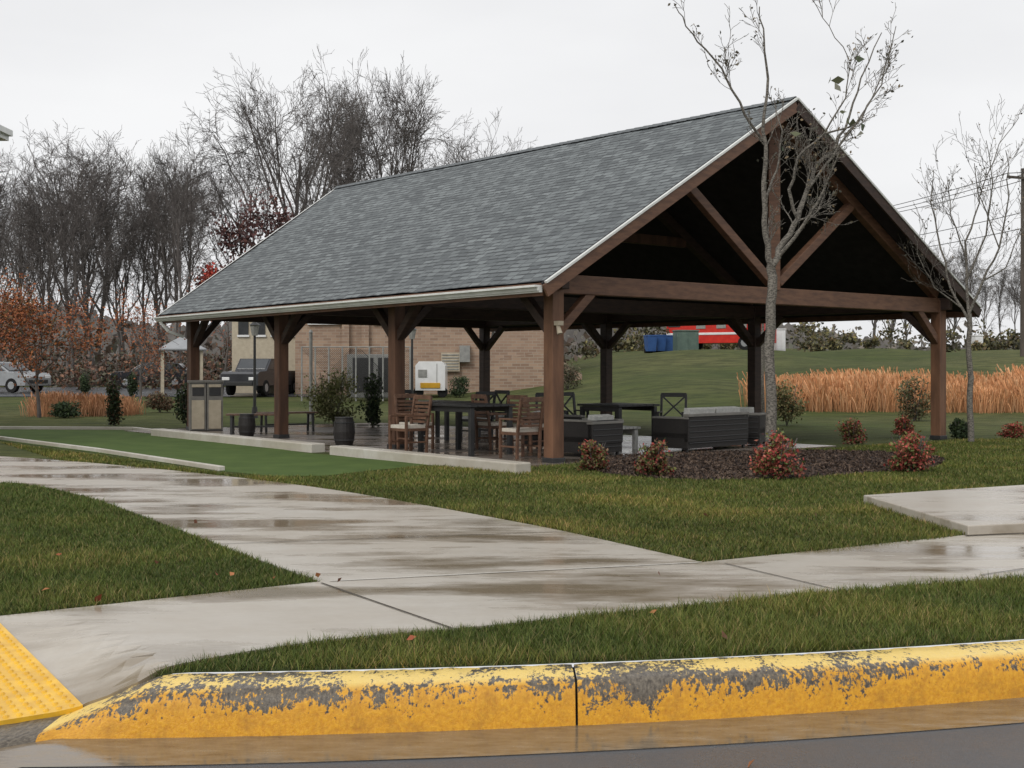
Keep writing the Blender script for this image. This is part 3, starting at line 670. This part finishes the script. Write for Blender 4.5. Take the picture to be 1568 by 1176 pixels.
L1=[([(1184,725),(1181,640),(1178,560),(1180,480),(1183,430),(1182,405)],0,.086,.068),
 ([(1182,408),(1172,360),(1170,300),(1173,240),(1168,200),(1176,120),(1170,60),(1163,10)],-.5,.05,.007),
 ([(1183,406),(1200,370),(1222,335),(1236,290),(1252,250),(1280,225),(1300,180),(1318,120),(1350,50)],.7,.05,.007),
 ([(1168,215),(1140,175),(1112,120),(1080,75),(1050,40),(1032,5)],-.8,.022,.006),
 ([(1222,335),(1208,290),(1222,240),(1262,205),(1295,150),(1300,90)],-.5,.028,.006),
 ([(1236,290),(1275,240),(1320,180),(1350,130),(1372,40)],.9,.024,.006),
 ([(1190,395),(1230,345),(1262,290),(1285,235)],-.6,.032,.010),
 ([(1170,310),(1190,260),(1198,200),(1185,150)],.6,.02,.006),
 ([(1262,205),(1310,190),(1340,140),(1365,95)],.4,.016,.005),
 ([(1228,320),(1240,262),(1238,225),(1225,190)],-.2,.016,.005),
 ([(1215,345),(1245,330),(1262,300),(1262,262)],.4,.016,.005),
 ([(1300,90),(1270,40),(1245,0),(1240,-40)],.2,.009,.005)]
e=young('young_tree',D1,L1,9,.5,520)
bl=[AT(px,D1)+(ZZ(py,D1),) for px,py in ((1262,130),(1275,140),(1270,160),(1285,175),(1300,185),(1290,200),(1305,205),(1270,185),(1318,195),(1240,215),(1205,215),(1198,228),(1280,125),(1313,92),(1296,168),(1288,186),(1300,215),(1225,235))]
leafcloud('large_leaves',np.array([(a,b-.3+R.uniform(-.3,.5),c) for a,b,c in bl]),.085,[(.08,.10,.06),(.13,.14,.08),(.18,.18,.14)]).parent=e
D2=25.2
L2=[([(1487,676),(1485,600),(1483,540),(1484,480)],0,.065,.048),
 ([(1484,485),(1480,430),(1478,370),(1500,310),(1492,250)],.5,.034,.007),
 ([(1484,480),(1505,430),(1530,380),(1545,300),(1540,230)],-.6,.03,.007),
 ([(1483,490),(1455,440),(1440,380),(1425,310),(1430,260)],.6,.03,.007),
 ([(1505,430),(1540,410),(1560,360),(1575,300)],.8,.018,.006),
 ([(1480,430),(1510,360),(1520,280),(1510,215)],-.8,.022,.006),
 ([(1470,470),(1430,440),(1410,400),(1400,360)],-.5,.018,.006),
 ([(1478,390),(1455,330),(1450,270)],-.3,.016,.006),
 ([(1530,380),(1500,300),(1530,220),(1560,180)],.4,.014,.006)]
young('young_tree',D2,L2,9,.75,200)
young('young_tree',33,[([(1168,650),(1167,560),(1168,500),(1168,450)],0,.05,.03),([(1168,460),(1150,400),(1140,350)],.3,.02,.006),([(1168,460),(1185,400),(1190,340)],-.3,.02,.006)],4,.6,30)
mul=chaikin([G(*p) for p in [(885,706),(960,697),(1100,692),(1260,690),(1400,695),(1455,704),(1430,719),(1330,725),(1250,732),(1120,737),(1010,735),(915,726),(885,706)]],2)[:-1]
drape('mulch_bed',mul,.012,MULCH,.5)
def inpoly(x,y,poly):
    c=np.zeros(len(x),bool); n=len(poly); j=n-1
    for i in range(n):
        xi,yi=poly[i]; xj,yj=poly[j]
        k=((yi>y)!=(yj>y))&(x<(xj-xi)*(y-yi)/((yj-yi) or 1e-9)+xi); c^=k; j=i
    return c
ax=np.array([p[0] for p in mul]); ay=np.array([p[1] for p in mul])
x=R.uniform(ax.min(),ax.max(),20000); y=R.uniform(ay.min(),ay.max(),20000); k=inpoly(x,y,mul); x=x[k];y=y[k]
leafcloud('mulch_chips',np.stack([x,y,.018+R.uniform(0,.012,len(x))],1),.024,[(.08,.055,.042),(.04,.03,.026),(.13,.09,.065)],elong=1.4)
# ---------- grass blades ----------
strip_poly=[kb(x_) for x_ in np.linspace(-1.80,6,40)]+[G(2200,850)]+low[::-1]
left_poly=pl+[G(0,946),G(-300,978)]
right_poly=[p for p in pr if p[0]>-7.5]+[G(0,678),G(150,698),G(340,726),G(420,731),G(500,731),G(560,724),G(660,714),G(800,722),tuple(PV(-.4,-1.2).xy),tuple(PV(-.4,11.4).xy),G(1700,672),G(1900,700),G(2300,738),G(1568,754),G(1322,771),G(1480,820),G(1450,826)]
def blades(name,poly,dens,h,hv=.35,excl=None,warm=1.0):
    ax=np.array([p[0] for p in poly]); ay=np.array([p[1] for p in poly]); x0,x1=ax.min(),ax.max(); y0,y1=ay.min(),ay.max()
    N=int((x1-x0)*(y1-y0)*dens); x=R.uniform(x0,x1,N); y=R.uniform(y0,y1,N)
    k=(R.uniform(0,1,N)<np.clip((7.0/y)**1.5,0,1))&(np.abs(x/y)<.46); x=x[k];y=y[k]
    k=inpoly(x,y,poly)
    if excl is not None: k&=~inpoly(x,y,excl)
    x=x[k];y=y[k]; n=len(x); z=T(x,y)
    patch=np.sin(x*2.1+1.3*np.sin(y*1.7))*np.cos(y*2.6+x*.8); pl2=np.sin(x*.9+2+np.sin(y))*np.cos(y*1.1+x*.5)
    clump=np.sin(x*23+3*np.sin(y*9))*np.sin(y*19+2*np.sin(x*11))
    hh=h*R.uniform(1-hv,1+hv,n)*(1+.25*patch+.3*clump)*np.where(R.uniform(0,1,n)<.03,1.5,1); a=R.uniform(0,6.3,n); ln=hh*R.uniform(.1,1.1,n); w=.0026*np.clip(y/6,1,4)
    b=R.uniform(0,6.3,n); dx=np.cos(b)*w;dy=np.sin(b)*w
    V=np.stack([np.stack([x-dx,y-dy,z],1),np.stack([x+dx,y+dy,z],1),np.stack([x+np.cos(a)*ln,y+np.sin(a)*ln,z+hh],1)],1).reshape(-1,3)
    pal=np.array([(.085,.128,.024),(.115,.158,.031),(.16,.19,.045),(.066,.102,.022),(.27,.235,.095)])
    c=pal[R.choice(5,n,p=[.29,.28,.19,.13,.11])]*R.uniform(.7,1.2,(n,1))*(1+.18*pl2+.16*patch+.15*clump)[:,None]
    c=c*(1+np.clip(pl2+patch,0,1.4)[:,None]*np.array([.24,.06,.1]))*np.array([warm,1,1])
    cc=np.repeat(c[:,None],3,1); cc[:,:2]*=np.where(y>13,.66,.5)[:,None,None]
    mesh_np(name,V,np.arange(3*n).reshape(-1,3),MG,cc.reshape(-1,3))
blades('grass_verge',strip_poly,8500,.041,.45)
blades('lawn_grass',left_poly,7500,.037)
blades('lawn_grass',right_poly,7500,.038,excl=mul,warm=1.1)
lv=[(487,882),(240,862),(355,880),(150,918),(1080,790),(1110,975),(1000,938),(70,905),(420,885),(1445,760),(330,880),(630,980),(1390,830),(520,890),(1150,1170),(1010,880),(300,800),(90,850),(1250,790)]
pts=[]
for a,b in lv:
    x,y=G(a,b,.04 if b<1050 else -.19); pts.append((x,y,.05 if b<1050 else -.19))
leafcloud('fallen_leaves',np.array(pts),.03,[(.25,.07,.035),(.3,.12,.05),(.18,.08,.05)])

# ---------- background buildings and things ----------
b2=M('brick_building')
DB=60; bx0,_=AT(348,DB); bx1=AT(838,DB)[0]
b2.box(((AT(452,DB)[0]+bx1)/2,DB+6,3.1),(bx1-AT(452,DB)[0],12,6.2),BRICK)
b2.box(((AT(452,DB)[0]+bx1)/2,DB+6,6.35),(bx1-AT(452,DB)[0]+.4,12.4,.25),GREY)
b2.box(((bx0+AT(450,DB)[0])/2,DB+7,2.8),(AT(450,DB)[0]-bx0,12,5.6),TAN)
for px in(366,392,418,440):
    x=AT(px,DB)[0]; b2.box((x,DB+.98,3.9),(.5,.06,1.3),GLASS); b2.box((x,DB+.97,4.62),(.6,.1,.1),CARW); b2.box((x,DB+.97,3.2),(.6,.12,.1),CARW)
for px in(500,600,700,770):
    x=AT(px,DB)[0]; b2.box((x,DB-.02,4.35),(1.7,.1,1.1),GLASS); b2.box((x,DB-.06,3.77),(1.8,.16,.1),CARW)
    b2.box((x,DB-.06,4.92),(1.8,.16,.08),CARW)
    for q in(-.84,-.28,.28,.84): b2.box((x+q,DB-.08,4.35),(.05,.05,1.1),CARW)
for px in(530,560): b2.box((AT(px,DB)[0],DB-.1,2.9),(.35,.3,5.6),BRICK)
b2.box((AT(712,DB)[0],DB-.2,2.3),(.5,.35,.8),GREY); b2.box((AT(690,DB)[0],DB-.15,1.9),(.9,.2,.9),TAN)
for i in range(6): b2.box((AT(690,DB)[0],DB-.26,1.55+i*.14),(.8,.04,.05),GREY)
b2.build()
m=M('brick_retaining_wall'); xw=AT(838,58)[0]
m.side([(xw-2.8,0),(xw-2.8,1.9),(xw,2.4),(xw+1.6,1.3),(xw+1.6,0)],57.4,57.8,BRICK); m.build()
m=M('chain_link_fence')
x0=AT(462,52)[0];x1=AT(628,52)[0]; zf=.2
for i in range(9):
    x=x0+(x1-x0)*i/8; m.cyl((x,52,zf),(x,52,zf+2.3),.035,.035,GREY,8)
m.cyl((x0,52,zf+2.28),(x1,52,zf+2.28),.025,.025,GREY,6)
for i in range(54):
    a=x0+(x1-x0)*i/54
    m.beam((a,52,zf+.1),(min(a+2.1,x1),52,zf+.1+min(2.1,x1-a)),.014,.014,BLACK); m.beam((min(a+2.1,x1),52,zf+.1),(a,52,zf+.1+min(2.1,x1-a)),.014,.014,BLACK)
m.build()
m=M('electrical_cabinet'); x,y=AT(575,54); m.box((x,y,1.25),(2.4,.8,1.9),GREY); m.box((x-.5,y-.41,1.3),(.9,.04,1.5),BLACK); m.box((x+.6,y-.41,1.3),(.9,.04,1.5),BLACK); m.build(.02)
def car(name,px,D,rz,paint,kind='suv'):
    m=M(name); x,y=AT(px,D); z=float(T(x,y))+.03
    if kind=='suv':
        body=[(-2.3,.35),(-2.32,.8),(-2.15,.98),(-1.1,1.04),(2.2,1.05),(2.32,.8),(2.3,.35)]
        cab=[(-1.2,1.03),(-.45,1.50),(.6,1.55),(1.6,1.48),(2.1,1.04)]; win=[(-1.0,1.07),(-.4,1.44),(.6,1.48),(1.5,1.42),(1.85,1.07)]
    else:
        body=[(-2.7,.45),(-2.7,1.0),(-2.5,1.1),(-1.4,1.15),(2.7,1.15),(2.7,.45)]
        cab=[(-1.4,1.14),(-.8,1.72),(.7,1.72),(.85,1.14)]; win=[(-1.2,1.2),(-.75,1.62),(.6,1.62),(.7,1.2)]
    m.side(body,-.92,.92,paint); m.side(cab,-.8,.8,paint); m.side(win,-.81,.81,GLASS)
    m.beam((-1.15,0,1.1),(-.52,0,1.47),1.4,.03,GLASS) if kind=='suv' else m.beam((-1.33,0,1.22),(-.86,0,1.68),1.4,.03,GLASS)
    for a in((-1.45,1.42) if kind=='suv' else(-1.75,1.75)):
        for b in(-1,1): m.cyl((a,b*.94,.36),(a,b*.72,.36),.36,.36,RUB,18); m.cyl((a,b*.945,.36),(a,b*.9,.36),.2,.2,CHROME,12)
    e0=body[0][0]
    for b in(-.65,.65): m.box((e0-.01,b,.78),(.05,.36,.14),CARW)
    m.box((e0-.02,0,.55),(.06,1.3,.18),BLACK); m.build(.03,(x,y,z),rz)
car('parked_car',2,62,math.pi-.35,CHROME); car('parked_car',-110,70,.2,CARD); car('pickup_truck',402,59,math.pi/2-.2,CARD,'pickup')
car('parked_car',235,74,.1,CARD)
m=M('box_trailer'); x,y=AT(661,57); z=float(T(x,y)); m.side([(-.68,.32),(-.68,1.45),(-.52,1.64),(.52,1.64),(.68,1.45),(.68,.32)],-1,1,CARW)
m.box((0,-1.02,.55),(.9,.05,.24),YEL); m.box((-.35,-1.02,1.1),(.4,.04,.34),GREY); m.box((.3,-1.015,1.1),(.02,.03,.9),GREY)
for b in(-.55,.55): m.cyl((b,-.7,.24),(b,-.9,.24),.24,.24,RUB,14)
m.build(.03,(x,y,z),0)
m=M('fire_truck'); x,y=AT(1104,86); z=float(T(x,y))
m.box((0,0,1.45),(7.2,2.4,1.9),RED); m.box((-3.0,0,2.55),(1.5,2.3,.5),CARW); m.box((.7,0,2.5),(5.2,1.9,.25),RED); m.box((0,-1.22,1.15),(7.2,.04,.16),CARW)
for i in range(3): m.box((-1.0+i*1.5,-1.22,1.75),(.7,.05,.5),GREY)
m.box((-3.0,-1.22,1.95),(.9,.05,.6),GLASS); m.box((-3.63,0,1.95),(.06,2.0,.7),GLASS); m.box((-3.0,0,2.88),(.35,1.6,.14),BLUE)
for s in(-.35,.35): m.beam((-1.6,s,2.9),(3.4,s,3.0),.07,.09,CHROME)
for i in range(14): m.beam((-1.5+i*.36,-.35,2.91),(-1.5+i*.36,.35,2.91),.04,.04,CHROME)
for a in(-2.3,2.2):
    for b in(-1,1): m.cyl((a,b*1.22,.5),(a,b*.9,.5),.5,.5,RUB,18); m.cyl((a,b*1.24,.5),(a,b*1.1,.5),.28,.28,CHROME,12)
m.build(.03,(x,y,z),-.55)
for px,D in((996,74),(1010,74.5),(1022,75)):
    m=M('recycling_bin'); x,y=AT(px,D); z=float(T(x,y)); m.add([(-.25,-.25,.1),(.25,-.25,.1),(.25,.25,.1),(-.25,.25,.1),(-.31,-.33,1.0),(.31,-.33,1.0),(.31,.33,1.0),(-.31,.33,1.0)],[(0,1,2,3),(4,5,6,7),(0,1,5,4),(1,2,6,5),(2,3,7,6),(3,0,4,7)],BLUE)
    m.box((0,0,1.04),(.66,.7,.07),BLUE); m.cyl((-.28,.25,.12),(.28,.25,.12),.12,.12,RUB,10); m.build(.01,(x,y,z),.3)
for px,D,w,h in((1050,73,1.3,1.25),(1192,88,.7,1.6),(1494,86,.6,1.3)):
    m=M('utility_box'); x,y=AT(px,D); z=float(T(x,y)); mt=GRNB if px==1050 else CARW
    m.box((0,0,h/2),(w,.9,h),mt); m.box((0,0,h+.04),(w+.08,.98,.08),mt); m.box((-w*.24,-.46,h*.5),(w*.42,.03,h*.8),mt); m.box((w*.24,-.46,h*.5),(w*.42,.03,h*.8),mt); m.build(.02,(x,y,z),.2)
def lamp(px,D,top):
    m=M('street_lamp'); x,y=AT(px,D); z0=float(T(x,y)); zt=ZZ(top,D)
    m.cyl((x,y,z0),(x,y,z0+.35),.11,.08,BLACK); m.cyl((x,y,z0+.35),(x,y,zt-.45),.05,.04,BLACK)
    m.cyl((x,y,zt-.45),(x,y,zt-.12),.09,.15,GREY,8); m.cyl((x,y,zt-.12),(x,y,zt),.19,.02,BLACK,8); m.build()
lamp(390,38.8,492); lamp(631,44,500)
m=M('metal_post'); x,y=AT(476,36); m.cyl((x,y,0),(x,y,2.6),.05,.05,GREY,10); m.cyl((x,y,2.6),(x,y,2.68),.07,.03,GREY,10); m.build()
m=M('gazebo'); x,y=AT(278,60); z=float(T(x,y))
for a in(-.9,.9):
    for b in(-.9,.9): m.box((a,b,1.1),(.12,.12,2.2),TAN)
for k in range(4):
    t=math.pi/4+k*math.pi/2; t2=t+math.pi/2; m.add([(1.6*math.cos(t),1.6*math.sin(t),2.2),(1.6*math.cos(t2),1.6*math.sin(t2),2.2),(0,0,2.85)],[(0,1,2)],CHROME)
m.box((0,0,2.17),(2.25,2.25,.06),CHROME); m.build(0,(x,y,z),.3)
drape('parking_lot',[(-60,57),(-9,57),(-9,78),(-60,78)],.03,ASPH,4)
m=M('neighbour_house')
m.box((-18.4,25,3.5),(10,9,7.0),TAN)
m.add([(-23.8,19.9,7.3),(-12.28,19.9,7.3),(-12.28,30.1,7.3),(-23.8,30.1,7.3),(-23.8,25,10.6),(-15.5,25,10.6)],[(0,1,5,4),(2,3,4,5),(1,2,5),(0,4,3)],SHING)
m.box((-18.04,25,7.2),(11.5,10.2,.2),WHITE); m.box((-12.25,25,7.28),(.12,10.2,.14),WHITE)
for yy in(22,25,28): m.box((-13.38,yy,4.5),(.06,1.1,1.5),GLASS); m.box((-13.37,yy,1.7),(.06,1.1,1.5),GLASS)
m.build()
def sagline(m,a,b,sag,n=18,r=.02):
    a=Vector(a);b=Vector(b);prev=a
    for i in range(1,n+1):
        t=i/n; p=a.lerp(b,t)-Vector((0,0,sag*4*t*(1-t))); m.cyl(prev,p,r,r,BLACK,4); prev=p
POLEW=simple('pole_wood',(.12,.10,.085),(.08,.07,.06),5,.9,.1,(1,1,.2))
tops=[]
for px,D,top in((1567,62,258),(1110,118,345),(2300,45,80)):
    m=M('utility_pole'); x,y=AT(px,D); z0=float(T(x,y)); zt=ZZ(top,D); m.cyl((x,y,z0-.2),(x,y,zt),.16,.11,POLEW,12)
    m.box((x,y-.12,zt-.5),(2.2,.1,.12),POLEW,.4); m.cyl((x+.25,y-.1,zt-2.6),(x+.25,y-.1,zt-1.7),.2,.2,GREY,12)
    for q in(-.95,0,.95): m.cyl((x+q,y-.12+q*.42,zt-.44),(x+q,y-.12+q*.42,zt-.28),.05,.03,GREY,8)
    m.build(); tops.append((x,y,zt))
m=M('power_lines')
for q,dz in((-.95,-.3),(0,-.3),(.95,-.3),(0,-2.2),(0,-3.0)):
    for i,j in((0,1),(0,2)): a=tops[i];b=tops[j]; sagline(m,(a[0]+q,a[1]+q*.42,a[2]+dz),(b[0]+q,b[1]+q*.42,b[2]+dz),.9)
m.build()

# ---------- light ----------
w=bpy.data.worlds.new('World'); sc.world=w; w.use_nodes=True; nt=w.node_tree; bg=nt.nodes['Background']
sky=nd(nt,'ShaderNodeTexSky',sky_type='NISHITA'); sky.sun_disc=False; sky.sun_elevation=math.radians(42); sky.sun_rotation=math.radians(-150); sky.dust_density=6; sky.air_density=1
hs=nd(nt,'ShaderNodeHueSaturation'); hs.inputs['Saturation'].default_value=.15; nt.links.new(sky.outputs[0],hs.inputs['Color'])
tc=nd(nt,'ShaderNodeTexCoord'); mp=nd(nt,'ShaderNodeMapping'); mp.inputs['Scale'].default_value=(1,1,3.2); nt.links.new(tc.outputs['Generated'],mp.inputs[0])
nz=nd(nt,'ShaderNodeTexNoise'); nz.inputs['Scale'].default_value=1.8; nz.inputs['Detail'].default_value=5; nt.links.new(mp.outputs[0],nz.inputs['Vector'])
cl=ramp(nt,nz.outputs['Fac'],[(.3,(.82,.825,.845)),(.7,(.98,.985,.995))])
sc10=nd(nt,'ShaderNodeVectorMath',operation='SCALE'); nt.links.new(cl,sc10.inputs[0]); sc10.inputs['Scale'].default_value=10.0
mx=mixc(nt,.93,hs.outputs[0],sc10.outputs[0]); nt.links.new(mx,bg.inputs[0]); bg.inputs[1].default_value=.1
sl=bpy.data.lights.new('sun','SUN'); sl.energy=1.3; sl.angle=math.radians(25); sl.color=(1,.97,.92); so=bpy.data.objects.new('sun',sl); link(so)
el=math.radians(42); az=math.radians(-150)
dirv=Vector((math.sin(az)*math.cos(el),math.cos(az)*math.cos(el),math.sin(el)))
so.rotation_euler=dirv.to_track_quat('Z','Y').to_euler()
# ---------- camera ----------
cd=bpy.data.cameras.new('camera'); cd.sensor_width=36; cd.lens=36*F/1568; cd.shift_y=-(588-HZ)/1568; cd.clip_end=3000; cd.clip_start=.1
co=bpy.data.objects.new('camera',cd); co.location=(0,0,H); co.rotation_euler=(math.pi/2,0,0); link(co); sc.camera=co
sc.view_settings.view_transform='Standard'; sc.view_settings.look='None'; sc.view_settings.exposure=0
